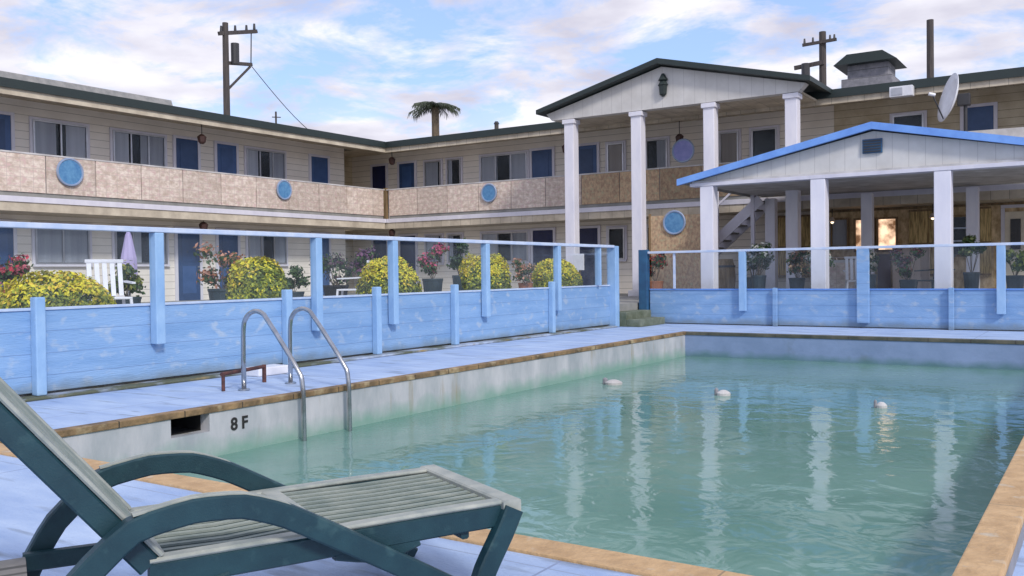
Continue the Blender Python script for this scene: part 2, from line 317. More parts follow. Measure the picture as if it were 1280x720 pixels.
# coping: near + right orange, left brown, far dark
def coping(name, m_, x0,x1,y0,y1):
    b = MB(); b.box(x0,x1,y0,y1,-.040,.014,.008); struct(name, b, m_)
coping('pool_coping', 'coping_orange', PX0-.25, PX1+CW+.0, PY0-CW, PY0+.015)
coping('pool_coping', 'coping_orange', PX1-.015, PX1+CW-.03, PY0+.016, PY1-.016)
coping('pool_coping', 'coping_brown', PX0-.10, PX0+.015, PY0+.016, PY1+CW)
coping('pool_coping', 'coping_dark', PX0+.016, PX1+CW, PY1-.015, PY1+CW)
# low painted kerb under the left fence with moss
mat('kerb_mossy', (0.40,0.47,0.60), .8, (0.10,0.11,0.07), 2.2, (1,.6,1), .5, 30, lo=.42, hi=.60, stain=((.30,.22,.10), 2.6, (1,.8,1), .58))
b = MB(); b.box(-8.66,-8.42, -14, 16.68, 0.002, .03, .01); struct('kerb', b, 'kerb_mossy')
# depth marking
def text(name, body, size, loc, rot, m_, parent=None):
    cu = bpy.data.curves.new(name, 'FONT'); cu.body = body; cu.size = size; cu.extrude = .002; cu.align_x = 'CENTER'; cu.offset = .004
    o = bpy.data.objects.new(name, cu); C.objects.link(o); o.location = loc; o.rotation_euler = rot
    dg = bpy.context.evaluated_depsgraph_get(); me = bpy.data.meshes.new_from_object(o.evaluated_get(dg)); bpy.data.objects.remove(o)
    o = bpy.data.objects.new(name, me); C.objects.link(o); o.location = loc; o.rotation_euler = rot; me.materials.clear(); me.materials.append(M[m_])
    if parent: o.parent = parent; o.matrix_parent_inverse = wm(parent).inverted()
    return o
tag(text('depth_marking', '8 F', .155, (PX0+.004, 5.46, -.225), (R(90),0,R(90)), 'char'), 'faded black painted depth marking reading 8 F on the white pool wall', 'depth marking')

# ------------------------------------------------------------------ fences
def fence_left():
    f = thing('pool_fence', 'long light blue board fence with glass top along the left of the pool', 'fence', (-8.6, 10, 0), 'pool fences')
    ends = [-4, -1.2, 1.8, 4.76, 7.9, 9.55, 11.35, 14.3, 16.75]
    tall = [-3.0, -.2, 2.9, 6.05, 8.39, 9.88, 12.17, 14.47]
    for a, c in zip(ends, ends[1:]):
        MB().box(-8.645,-8.60, a+.004, c-.004, .055, .84, .004).build('board_panel', 'fence_blue', f)
        MB().box(-8.66,-8.585, a+.002, c-.002, .842, .868, .003).build('cap_board', 'rail_white', f)
    for y in ends[3:-1]: MB().box(-8.597,-8.50, y-.05, y+.05, .033, .97, .012).build('short_post', 'post_blue', f)
    for y in ends[:3]: MB().box(-8.597,-8.50, y-.05, y+.05, .033, .97, .012).build('short_post', 'post_blue', f)
    for y in tall: MB().box(-8.583,-8.47, y-.055, y+.055, .43, 1.62, .012).build('tall_post', 'post_blue', f)
    MB().box(-8.60,-8.47, -4, 16.68, 1.622, 1.675, .008).build('top_rail', 'rail_white', f)
    ts = [-4]+tall+[16.62]
    for a, c in zip(ts, ts[1:]): MB().box(-8.545,-8.537, a+.058, c-.058, .872, 1.62).build('glass_pane', 'glass_fence', f)
    MB().box(-8.66,-8.46, 16.69, 16.86, .003, 1.66, .015).build('end_post', 'post_blue', f)
    MB().box(-8.62,-8.50, 16.1, 16.16, .87, 1.62, .006).build('slim_post', 'post_blue', f)
fence_left()
def fence_back():
    f = thing('pool_fence', 'blue board fence with glass top at the far end of the pool', 'fence', (-4, 18.2, 0), 'pool fences')
    ends = [-8.40, -5.64, -2.43, .6, 3.6, 6.5]; tall = [-6.30, -3.95, -1.63, .9, 3.3, 5.6]
    for a, c in zip(ends, ends[1:]):
        MB().box(a+.004, c-.004, 18.20, 18.24, .02, .725, .004).build('board_panel', 'fence_blue', f)
        MB().box(a+.002, c-.002, 18.18, 18.26, .727, .752, .003).build('cap_board', 'trim_blue', f)
    for x in ends[1:-1]: MB().box(x-.045, x+.045, 18.10, 18.177, .003, .77, .01).build('short_post', 'fence_blue', f)
    for i, x in enumerate(tall):
        w = .11 if i == 1 else .07
        MB().box(x-w, x+w, 18.08, 18.178, .3 if i != 1 else .1, 1.51, .01).build('tall_post', 'post_blue' if i != 1 else 'fence_blue', f)
    MB().box(-8.40, 6.5, 18.10, 18.19, 1.512, 1.56, .006).build('top_rail', 'rail_white', f)
    MB().box(-7.83,-7.78, 18.14, 18.18, .755, 1.51, .006).build('slim_post', 'rail_white', f)
    ts = [-8.4]+tall+[6.5]
    for a, c in zip(ts, ts[1:]): MB().box(a+.07, c-.11, 18.150, 18.157, .756, 1.51).build('glass_pane', 'glass_fence', f)
    MB().box(-8.62,-8.42, 18.10, 18.26, .003, 1.60, .015).build('gate_post', 'post_teal', f)
fence_back()

# ------------------------------------------------------------------ motel
XL, YB = -21.2, 24.25; WXL, WYB = -22.5, 25.55; FZ = 3.07
bld = thing('motel_building', 'two storey cream motel wrapping two sides of the courtyard', 'motel', (-22.5, 25.5, GZ))
def P(name, mb, m_, parent=bld, **k): return mb.build(name, m_, parent, **k)
YL0 = -2.0
P('wall', MB().box(-30, WXL, YL0, 23.55, GZ, 5.60), 'siding')
P('wall', MB().box(-30, -24.0, 23.552, 33, GZ, 5.60), 'siding_olive')
P('wall', MB().box(-23.998, -6.3, WYB, 33, GZ, 5.60), 'siding')
P('wall', MB().box(-6.297, 9, WYB, 33, GZ, 5.60), 'siding_olive')
P('roof', MB().box(-31, -21.05, YL0-.5, 33.5, 5.605, 5.70), 'roofing')
P('roof', MB().box(-21.045, 9.5, 24.10, 33.5, 5.605, 5.70), 'roofing')
P('roof', MB().prism([(-29.5,5.703),(-23.3,5.703),(-23.6,6.44),(-29.5,6.44)], YL0-.2, 17.35), 'roofing')
P('eave_trim', MB().box(-21.047,-21.0, YL0-.5, 24.07, 5.51, 5.72), 'fascia_dark')
P('eave_trim', MB().box(-21.0, 9.5, 24.05, 24.097, 5.51, 5.72), 'fascia_dark')
P('soffit', MB().box(-22.5,-21.06, YL0-.4, 24.1, 5.56, 5.602), 'soffit')
P('soffit', MB().box(-24, 9, 24.105, 25.545, 5.56, 5.602), 'soffit')
P('eave_board', MB().box(-21.10,-21.06, YL0-.4, 24.1, 5.36, 5.558), 'soffit')
P('eave_board', MB().box(-21.10, 9, 24.12, 24.16, 5.36, 5.558), 'soffit')
# balcony floors
P('balcony_floor', MB().box(WXL+.002, XL-.03, YL0, 24.2, 2.72, 3.05), 'soffit')
P('balcony_floor', MB().box(-23.99, -8.6, YB+.03, WYB-.002, 2.72, 3.05), 'soffit')
P('balcony_floor', MB().box(-8.597, 9, YB+.03, WYB-.002, 2.72, 3.05), 'soffit')
P('balcony_edge', MB().box(XL-.028, XL, YL0, YB, 2.93, 3.065, .006), 'white_paint')
P('balcony_edge', MB().box(XL+.003, 9, YB, YB+.028, 2.93, 3.065, .006), 'white_paint')
P('balcony_kerb', MB().box(XL-.10, XL-.05, YL0, 24.15, 3.052, 3.172), 'concrete')
P('balcony_kerb', MB().box(XL+.1, 8.9, YB+.05, YB+.10, 3.052, 3.172), 'concrete')
# balcony panels
y = YL0
while y < 24.0:
    e = min(y+1.28, 24.15)
    P('balcony_panel', MB().box(XL-.045, XL-.022, y+.012, e-.012, 3.17, 4.06), 'panel_beige')
    P('balcony_post', MB().box(XL-.09, XL-.048, y-.02, y+.02, 3.175, 4.10), 'aluminium')
    y += 1.28
P('balcony_rail', MB().box(XL-.06, XL-.01, YL0, 24.2, 4.064, 4.10), 'soffit_gray')
x = XL+.1
while x < 8.5:
    brown = x > -13.9
    P('balcony_panel', MB().box(x+.012, x+1.268, YB+.022, YB+.045, 3.17, 4.06), 'panel_brown' if brown else 'panel_beige')
    P('balcony_post', MB().box(x-.02, x+.02, YB+.048, YB+.09, 3.175, 4.10), 'aluminium')
    x += 1.28
P('balcony_rail', MB().box(XL, 9, YB+.01, YB+.06, 4.064, 4.10), 'soffit_gray')
P('corner_post', MB().box(XL-.12, XL+.0, YB-.0, YB+.12, 3.07, 4.15), 'wood_brown')
# doors and windows, in the frame of a wall: side 'L' (plane x=WXL, along y) or 'B' (plane y=WYB, along x)
def wb(side, a, c, d0, d1, z0, z1, bev=0):
    """box at along-wall a..c, depth d0..d1 in front of the wall"""
    if side == 'L': return MB().box(WXL+d0, WXL+d1, a, c, z0, z1, bev)
    return MB().box(a, c, WYB-d1, WYB-d0, z0, z1, bev)
def door(side, a, c, z0, h=2.06, m_='door_blue'):
    d = P('door', wb(side, a, c, .003, .045, z0, z0+h, .004), m_)
    if c-a > .3:
        n = 2
        for i in range(n):
            za = z0+.2+i*.95; wb(side, a+.14, c-.14, .047, .055, za, za+.8, .003).build('door_moulding', m_, d)
        k = c-.09 if side == 'L' else a+.05
        wb(side, k, k+.05, .047, .10, z0+.95, z0+1.0, .01).build('handle', 'aluminium', d)
    fr = wb(side, a-.09, a-.003, .003, .06, z0, z0+h+.08); 
    f2 = P('door_frame', fr, 'white_paint'); P('door_frame', wb(side, c+.003, c+.09, .003, .06, z0, z0+h+.08), 'white_paint')
    P('door_frame', wb(side, a-.002, c+.002, .003, .06, z0+h+.003, z0+h+.08), 'white_paint')
def window(side, a, c, z0, z1, gaps=(), cur='curtain', mull=1):
    w = P('window', wb(side, a, c, .003, .02, z0, z1), 'window_dark')
    for q in ((a,a+.045,z0,z1),(c-.045,c,z0,z1),(a+.047,c-.047,z0,z0+.045),(a+.047,c-.047,z1-.045,z1)):
        wb(side, q[0],q[1], .022,.075, q[2],q[3]).build('frame', 'aluminium', w)
    for i in range(mull):
        xm = a+(c-a)*(i+1)/(mull+1); wb(side, xm-.022, xm+.022, .05,.075, z0+.047, z1-.047).build('mullion','aluminium', w)
    # curtains: fractions covered
    s_ = a+.05; rng = []
    for g0, g1 in list(gaps)+[(1,1)]:
        e_ = a+(c-a)*g0
        if e_-.0 > s_+.03: rng.append((s_, min(e_, c-.05)))
        s_ = a+(c-a)*g1
    for r0, r1 in rng: wb(side, r0, r1, .022, .034, z0+.05, z1-.05).build('curtain', cur, w)
    wb(side, a+.05, c-.05, .058, .062, z0+.05, z1-.05).build('pane', 'glass_window', w)
    for q in ((a-.07,a-.002,z0,z1+.06),(c+.002,c+.07,z0,z1+.06),(a-.001,c+.001,z1+.002,z1+.06)): P('window_trim', wb(side, q[0],q[1], .003,.05, q[2],q[3]), 'white_paint')
    P('window_sill', wb(side, a-.06, c+.06, .003, .10, z0-.06, z0-.003), 'white_paint')
for z0, upst in ((FZ, True), (GZ, False)):
    H = 2.06
    for a, c in ((9.9,10.75),(11.10,11.93),(16.63,17.38),(18.07,18.79),(21.93,22.70)): door('L', a, c, z0+.0, H, 'door_blue')
    wz0, wz1 = z0+1.05, z0+2.05
    window('L', 12.47, 13.92, wz0, wz1, ((.42,.60),) if upst else (), mull=1)
    window('L', 14.65, 16.27, wz0, wz1, ((.30,.52),) if upst else ((.0,.3),(.5,.8)), mull=2)
    window('L', 19.19, 20.76, wz0, wz1, ((.30,.60),) if upst else ((.4,.7),), mull=2)
    window('L', 7.2, 8.8, wz0, wz1, ()); door('L', 6.0, 6.8, z0, H)
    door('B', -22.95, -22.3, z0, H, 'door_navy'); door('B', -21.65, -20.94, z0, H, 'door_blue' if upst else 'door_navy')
    window('B', -20.46, -19.74, wz0, wz1, ((.8,1),), mull=0); window('B', -19.46, -18.87, wz0, wz1, ((.35,1),), mull=0)
    window('B', -18.02, -16.14, wz0, wz1, ((.36,.62),), mull=2)
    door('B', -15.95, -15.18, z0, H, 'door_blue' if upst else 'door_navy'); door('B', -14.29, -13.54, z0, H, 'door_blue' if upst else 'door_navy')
    window('B', -13.17, -12.60, wz0-(.0), wz1, () if upst else ((0,1),), 'curtain_cream', 0)
    window('B', -11.85, -11.15, wz0, wz1, ((.1,.5),), mull=0)
    if upst:
        window('B', -9.52, -8.95, z0+.9, wz1, (), 'curtain_cream', 0); window('B', -8.57, -7.84, wz0, wz1, ((0,1),), mull=0)
        window('B', -4.80, -4.04, wz0, wz1, ((0,1),), mull=0); door('B', -3.11, -2.45, z0, H); door('B', -1.2, -.5, z0, H); window('B', .2, 1.7, wz0, wz1, ())
# portico
Yp = 22.5
for x in (-12.75,-10.68,-8.63,-6.53):
    cl = P('column', MB().box(x-.15, x+.15, Yp-.15, Yp+.15, .62, 5.42, .02), 'column_paint')
    MB().box(x-.24, x+.24, Yp-.24, Yp+.24, GZ, .618, .02).build('base', 'column_paint', cl)
    MB().box(x-.19, x+.19, Yp-.19, Yp+.19, 5.30, 5.418, .01).build('capital', 'column_paint', cl)
xl, xr, xa, ze, za = -13.60, -6.05, -9.93, 5.63, 6.58
P('gable', MB().prism([(xl+.3,5.44),(xr-.3,5.44),(xr-.12,ze+.0),(xa,za-.06),(xl+.12,ze+.0)], Yp-.14, Yp+.14), 'gable_paint')
P('portico_roof', MB().prism([(xl-.06,ze-.01),(xa,za-.02),(xa,za+.12),(xl-.06,ze+.11)], Yp-.42, 27), 'fascia_dark')
P('portico_roof', MB().prism([(xr+.06,ze-.01),(xr+.06,ze+.11),(xa+.002,za+.12),(xa+.002,za-.02)], Yp-.42, 27), 'fascia_dark')
P('portico_ceiling', MB().box(xl+.3, xr-.3, Yp+.145, 24.1, 5.45, 5.50), 'soffit')
P('gable_lamp', MB().lathe((-9.86, Yp-.19, 5.72), [(.03,0),(.10,.06),(.12,.28),(.15,.30),(.08,.40),(.14,.43),(.04,.60)], 6), 'fascia_dark')
# chimney-like roof ventilator house
ch = thing('roof_ventilator', 'grey louvred ventilator house with a flared dark cap on the roof ridge', 'roof vent', (-5.78, 27.6, 5.7))
MB().box(-6.45,-5.08, 27.0, 28.2, 5.72, 6.52, .02).build('housing', 'stone_gray', ch)
MB().box(-6.30,-5.20, 27.1, 28.1, 6.525, 6.93, .01).build('louvre', 'stone_gray', ch)
MB().prism([(-6.62,6.90),(-4.93,6.90),(-5.30,7.17),(-6.25,7.17)], 26.8, 28.4).build('cap', 'fascia_dark', ch)
# AC box on the eave wall
ac = thing('air_conditioner', 'white box air conditioner under the right hand eave', 'air conditioner', (-4.3, 24.0, 5.4))
MB().box(-4.55,-4.02, 23.80, 24.04, 5.31, 5.56, .015).build('casing', 'dish_white', ac); MB().box(-4.50,-4.25, 23.785, 23.798, 5.35, 5.52).build('grille', 'aluminium', ac)
# pale tarp railing at the right of the upper balcony
P('balcony_cover', MB().prism([(-3.35,4.02),(4,4.02),(4,4.50),(-1.5,4.36),(-3.30,4.38)], YB-.03, YB+.0), 'soffit_gray')

# ------------------------------------------------------------------ pool canopy
cn = thing('pool_canopy', 'low open canopy with light blue gable trim and white columns', 'canopy', (-3.95, 21, GZ))
for x in (-7.42,-5.03,-2.70,-.36):
    for yy, zt, w_ in ((19.2, 2.98, .15), (23.6, 2.98, .13)):
        c_ = MB().box(x-w_, x+w_, yy-w_, yy+w_, GZ+.12, zt, .015).build('column', 'column_paint', cn)
        MB().box(x-w_-.06, x+w_+.06, yy-w_-.06, yy+w_+.06, GZ, GZ+.118, .015).build('base', 'column_paint', c_)
cxl, cxr, cxa, cze, cza = -8.05, .15, -3.95, 3.06, 3.98
MB().box(cxl+.3, cxr-.3, 19.06, 24.0, 3.06, 3.10).build('ceiling', 'soffit_gray', cn)
MB().box(cxl+.25, cxr-.25, 19.04, 19.36, 2.982, 3.058, .005).build('beam', 'white_paint', cn)
MB().prism([(cxl+.35,3.103),(cxr-.35,3.103),(cxa,cza-.12)], 19.10, 19.20).build('gable', 'gable_paint', cn)
MB().prism([(cxl,cze-.04),(cxl,cze+.10),(cxa-.001,cza+.04),(cxa-.001,cza-.10)], 18.90, 19.0).build('trim', 'trim_blue', cn)
MB().prism([(cxr,cze-.04),(cxr,cze+.10),(cxa+.001,cza+.04),(cxa+.001,cza-.10)], 18.90, 19.0).build('trim', 'trim_blue', cn)
MB().prism([(cxl+.02,cze+.0),(cxl+.02,cze+.09),(cxa-.001,cza+.03),(cxa-.001,cza-.05)], 19.003, 24.0).build('roof', 'roofing', cn)
MB().prism([(cxr-.02,cze+.0),(cxr-.02,cze+.09),(cxa+.001,cza+.03),(cxa+.001,cza-.05)], 19.003, 24.0).build('roof', 'roofing', cn)
v = MB().box(-4.15,-3.78, 19.05, 19.097, 3.42, 3.70).build('vent', 'post_teal', cn)
b = MB()
for k in range(5): b.box(-4.13,-3.80, 19.035, 19.048, 3.44+k*.052, 3.465+k*.052)
b.build('louvre', 'dark_metal', v)

# ground floor lounge behind the canopy (parts of the motel)
P('lounge_wall', MB().box(-6.6, 6, WYB-.06, WYB-.004, GZ, 2.715), 'lounge_tan')
def lounge_part(name, a, c, z0, z1, m_, d=.07, parent=bld): return MB().box(a, c, WYB-d-.03, WYB-d, z0, z1, .004).build(name, m_, parent)
def framed(a, c, z0, z1, m_, n=1, d=.07):
    w = lounge_part('lounge_window', a, c, z0, z1, m_, d)
    for q in ((a-.05,a,z0-.05,z1+.05),(c,c+.05,z0-.05,z1+.05),(a+.001,c-.001,z0-.05,z0),(a+.001,c-.001,z1,z1+.05)):
        MB().box(q[0],q[1],WYB-d-.09,WYB-d-.002,q[2],q[3]).build('frame','wood_brown',w)
    for i in range(n):
        x_ = a+(c-a)*(i+1)/(n+1); MB().box(x_-.02,x_+.02,WYB-d-.07,WYB-d-.032,z0,z1).build('mullion','wood_brown',w)
    MB().box(a,c,WYB-d-.05,WYB-d-.046,z0,z1).build('pane','glass_window',w)
    return w
framed(-6.75,-5.95,1.75,2.45,'curtain'); framed(-5.72,-5.28,1.62,2.42,'lit_window',0); framed(-5.15,-4.72,1.62,2.42,'lit_window',0)
for a, c in ((-8.1,-7.42),(-7.40,-6.86),(-4.40,-3.95),(-3.93,-3.55),(-2.75,-2.50),(-.9,-.2),(-.1,.9),(1.1,2.2)):
    p_ = lounge_part('screen', a, c, .9, 2.62, 'bamboo')
    for zz in (.92, 1.72, 2.58): MB().box(a,c,WYB-.125,WYB-.102,zz,zz+.05).build('batten','wood_brown',p_)
framed(-3.45,-2.85,1.45,2.40,'window_dark',0)
lounge_part('wainscot', -6.7, -5.25, GZ, 1.45, 'curtain_cream', .06)
for zz in (1.78,2.10): lounge_part('wall_shelf', -3.43, -2.87, zz, zz+.035, 'rail_white', .13)
lounge_part('lounge_door', -2.20, -1.35, GZ, 2.48, 'cream_door'); lounge_part('door_window', -2.08, -1.86, 1.55, 2.30, 'window_dark', .105)
for a in (-2.29,-1.34): lounge_part('door_surround', a, a+.085, GZ, 2.57, 'white_paint')
lounge_part('door_surround', -2.29, -1.255, 2.575, 2.65, 'white_paint')
lounge_part('lounge_door', -5.17, -4.85, GZ, 1.50, 'purple_brown', .12); lounge_part('wainscot', -4.8, -3.5, GZ, .88, 'cream_door', .06)
lounge_part('cornice', -6.6, 6, 2.655, 2.712, 'wood_brown', .08)
for k, x_ in enumerate((-6.2,-3.75,-1.1)):  # outer two lamps added to brighten the lounge; only the middle one is known
    lp_ = thing('pendant_lamp', ('added warm pendant lamp hanging left of the lit lounge windows','small warm pendant lamp in front of the golden slatted screens','added warm pendant lamp hanging right of the cream door')[k], 'lamp', (x_,24.9,2.72), 'pendant lamps under the balcony')
    MB().cyl((x_,24.9,2.50),(x_,24.9,2.719),.01,n=6).build('cord','dark_metal',lp_)
    MB().lathe((x_,24.9,2.38),[(.09,0),(.07,.06),(.03,.12)],12).build('lamp_shade','curtain_cream',lp_)
    MB().lathe((x_,24.9,2.33),[(.01,0),(.04,.02),(.035,.05)],10).build('bulb','bulb',lp_)

# ------------------------------------------------------------------ stair
st = thing('staircase', 'pale open stair climbing right to the balcony behind the canopy', 'staircase', (-10.5, 23.5, GZ))
sx0, sx1, sz0, sz1 = -10.45, -7.60, GZ, 2.98
for yy in (23.3, 24.12): MB().bar((sx0,yy,sz0+.05),(sx1,yy,sz1-.02), .05, .26).build('stringer', 'white_paint', st)
for k in range(13):
    t = (k+.5)/13; MB().box(sx0+(sx1-sx0)*t-.13, sx0+(sx1-sx0)*t+.13, 23.33, 24.09, sz0+(sz1-sz0)*t, sz0+(sz1-sz0)*t+.04).build('tread', 'concrete', st)
MB().bar((sx0,23.3,sz0+.95),(sx1,23.3,sz1+.88), .04, .05).build('handrail', 'white_paint', st)
MB().box(-7.86,-7.76, 23.26, 23.34, GZ, 3.9, .01).build('post', 'white_paint', st)
MB().box(-10.45,-10.38, 23.26, 23.34, GZ, 1.5, .01).build('post', 'white_paint', st)

# ------------------------------------------------------------------ privacy screen, discs, lanterns
ps = thing('privacy_screen', 'ochre mottled screen panel below the balcony between two tall columns', 'screen', (-9.7, 22.75, GZ))
MB().box(-10.45,-8.86, 22.74, 22.78, GZ+.1, 2.62).build('cloth', 'panel_brown', ps)
for x in (-10.48,-8.83): MB().box(x-.03, x+.03, 22.73, 22.79, GZ, 2.68, .005).build('post', 'wood_brown', ps)
def disc(c, r, ax, label, m_='disc_blue'):
    t = thing('round_plaque', label, 'round sign', c, 'round blue plaques on the balconies')
    n_ = Vector((1,0,0)) if ax == 'x' else Vector((0,-1,0)); c = Vector(c)
    MB().cyl(c, c+n_*.03, r, n=32).build('plate', m_, t)
    mt = n_.to_track_quat('Z','Y').to_matrix()
    b = MB(); n = 32
    b.tube([c + n_*.02 + mt @ Vector((r*1.03*math.cos(k*math.pi/16), r*1.03*math.sin(k*math.pi/16), 0)) for k in range(33)], .03, 6).build('rim', 'disc_rim', t)
disc((-21.19,12.66,3.72), .31, 'x', 'large blue round plaque on the left balcony nearest the camera')
disc((-21.19,19.53,3.76), .27, 'x', 'smaller blue round plaque on the left balcony near the corner')
disc((-16.8,24.24,3.72), .27, 'y', 'blue round plaque on the rear balcony left of the white columns')
disc((-10.05,24.10,4.50), .30, 'y', 'lavender round plaque raised above the rear balcony rail behind the columns', 'disc_lavender')
disc((-9.75,22.73,2.42), .29, 'y', 'bright blue round plaque on the ochre screen at ground level')
def lantern(x, y, z, label):
    t = thing('hanging_lantern', label, 'lantern', (x,y,z), 'dark lanterns under the eaves and balcony')
    MB().lathe((x,y,z-.14), [(.05,0),(.10,.05),(.13,.20),(.05,.27)], 6).build('shade', 'lantern_dark', t)
    MB().cyl((x,y,z+.13),(x,y,(5.56 if z > 3.5 else 2.72)), .012, n=6).build('chain', 'dark_metal', t)
for a in ((-21.45,16.75,5.02,'dark red lantern under the left eave between two blue doors'),
          (-21.45,16.75,2.55,'dark lantern under the left balcony floor above the fence rail'),
          (-21.05,24.42,5.10,'dark lantern under the rear eave next to the inner corner'),
          (-14.05,24.42,4.93,'dark red lantern under the rear eave beside the leftmost tall column'),
          (-10.30,24.42,4.90,'dark lantern above the lavender round plaque'),
          (-21.1,24.42,2.58,'dark lantern under the rear balcony floor next to the inner corner'),
          (-13.95,24.42,2.50,'dark lantern under the rear balcony beside the leftmost tall column')): lantern(*a)

# ------------------------------------------------------------------ satellite dish
dc = Vector((-3.05, 22.9, 4.98)); nrm = Vector((-.88,-.42,.24)).normalized(); dm = nrm.to_track_quat('Z','Y').to_matrix()
sdh = thing('satellite_dish', 'white satellite dish on a dark mast above the blue canopy roof', 'satellite dish', (-2.75, 22.9, 3.5))
MB().lathe(dc, [(.001,-.06),(.2,-.045),(.4,-.0),(.56,.07),(.56,.085),(.4,.02),(.2,-.025),(.001,-.04)], 28, dm).build('reflector', 'dish_white', sdh, smooth=True)
MB().cyl((-2.76,22.9,3.55),(-2.76,22.9,4.95), .04).build('mast', 'dark_metal', sdh)
MB().box(-2.92,-2.66, 22.8, 23.0, 4.78, 5.05, .02).build('mount', 'dark_metal', sdh)
p1 = dc + dm @ Vector((0,-.5,.05)); MB().cyl(p1, dc+nrm*.42, .015).build('feed_arm', 'dark_metal', sdh); MB().cyl(dc+nrm*.36, dc+nrm*.5, .04).build('feed_horn', 'dish_white', sdh)

# ------------------------------------------------------------------ poles and palm behind
up_ = thing('utility_pole', 'wooden utility pole with lopsided arms behind the left wing', 'utility pole', (-36, 29.6, GZ), 'poles beyond the roofs')
MB().cyl((-36,29.6,GZ),(-36,29.6,13.45), .20, .14, 10).build('pole', 'timber_pole', up_)
MB().bar((-36,29.2,12.85),(-36,31.55,13.45), .14, .18).build('crossarm', 'timber_pole', up_)
MB().bar((-36,29.5,11.5),(-36,31.2,11.72), .12, .16).build('crossarm', 'timber_pole', up_)
MB().bar((-36,29.65,10.2),(-36,31.1,11.6), .08, .10).build('brace', 'timber_pole', up_)
MB().cyl((-35.8,30.0,11.5),(-35.8,30.0,12.5), .2).build('transformer', 'dark_metal', up_)
MB().cyl((-36,31.15,11.75),(-36,31.2,13.35), .03, n=6).build('drop_wire', 'dark_metal', up_)
b = MB()
for yy, zz in ((29.35,13.05),(30.2,13.25),(30.9,13.42),(31.4,13.6)): b.cyl((-36,yy,zz-.08),(-36,yy,zz+.2), .07, .05, 8)
b.build('insulator', 'dark_metal', up_)
pts = [(-36+.0*k, 31.1+ (38-31.1)*k/12, 11.7 - 3.6*math.sin(k/12*1.57)) for k in range(13)]
MB().tube(pts, .02, 5).build('service_wire', 'dark_metal', up_)
sp_ = thing('antenna_mast', 'thin mast with a small crossbar just right of the left utility pole', 'antenna', (-34, 31, 5.6), 'poles beyond the roofs')
MB().cyl((-28.6,26.0,5.7),(-28.6,26.0,7.85), .04, n=6).build('mast', 'timber_pole', sp_); MB().cyl((-28.6,25.8,7.6),(-28.6,26.25,7.65), .02, n=6).build('crossbar', 'timber_pole', sp_)
up2 = thing('utility_pole', 'utility pole with two crossarms rising behind the portico roof', 'utility pole', (-11.6, 45, GZ), 'poles beyond the roofs')
MB().cyl((-11.6,45,GZ),(-11.6,45,12.5), .2, .16, 10).build('pole', 'timber_pole', up2)
MB().bar((-12.5,44.8,11.95),(-10.9,44.8,12.0), .1, .14).build('crossarm', 'timber_pole', up2)
MB().bar((-12.9,44.8,10.9),(-11.5,44.8,11.0), .1, .2).build('crossarm', 'timber_pole', up2)
b = MB()
for xx in (-12.4,-12.0,-11.2,-11.0): b.cyl((xx,44.8,12.02),(xx,44.8,12.25), .06, .04, 6)
b.build('insulator', 'dark_metal', up2); MB().cyl((-12.3,44.6,10.3),(-12.3,44.6,11.0),.2,n=10).build('transformer','dark_metal',up2)
for nm, lb, x_, y_, zt, rr, cat in (('bare_pole','plain dark pole with no arms right of the roof ventilator',-6.85,45,12.3,.15,'pole'),):
    tag(MB().cyl((x_,y_,GZ),(x_,y_,zt), rr*1.15, rr, 10).build(nm,'timber_pole'), lb, cat, 'poles beyond the roofs')
for (x_,y_,z1_,lb) in ((-18.7,27.5,6.55,'short dark flue pipe on the rear roof right of the palm'),(-22.9,24.6,5.98,'small vent pipe on the roof at the inner corner'),(-23.4,22.7,6.05,'small vent pipe on the left roof before the corner')):
    q_ = thing('vent_pipe', lb, 'roof vent', (x_,y_,5.7), 'vent pipes on the roof')
    MB().cyl((x_,y_,5.7),(x_,y_,z1_), .08, n=10).build('pipe','timber_pole',q_); MB().cyl((x_,y_,z1_),(x_,y_,z1_+.09), .11, .06, n=10).build('cowl','dark_metal',q_)
# leaf tools
def leaves(pts, size, cols, name, m_, parent, aspect=1.8):
    """pts: (pos, normal-ish, colour index); one mesh of little folded leaves"""
    me = bpy.data.meshes.new(name); V = []; Fc = []; T = []
    for p, nrm_, ci in pts:
        n_ = (nrm_ + Vector((random.uniform(-.7,.7),random.uniform(-.7,.7),random.uniform(-.7,.7)))).normalized()
        a = n_.orthogonal().normalized(); a.rotate(Matrix.Rotation(random.uniform(0,6.28), 3, n_)); c_ = n_.cross(a)
        s_ = size*random.uniform(.7,1.3); k = len(V)
        V += [p-a*s_*aspect/2, p+c_*s_/2+n_*s_*.15, p+a*s_*aspect/2, p-c_*s_/2+n_*s_*.15]; Fc.append((k,k+1,k+2,k+3)); T.append(cols[ci])
    me.from_pydata(V, [], Fc); at = me.color_attributes.new('tint','FLOAT_COLOR','CORNER')
    for i, pl in enumerate(me.polygons):
        j = random.uniform(.8,1.2)
        for li in pl.loop_indices: at.data[li].color = (T[i][0]*j, T[i][1]*j, T[i][2]*j, 1)
    me.materials.append(M[m_]); o = bpy.data.objects.new(name, me); C.objects.link(o)
    if parent: o.parent = parent; o.matrix_parent_inverse = wm(parent).inverted()
    return o
YG = [(.78,.68,.04),(.36,.40,.04),(.12,.17,.025),(.85,.60,.06)]
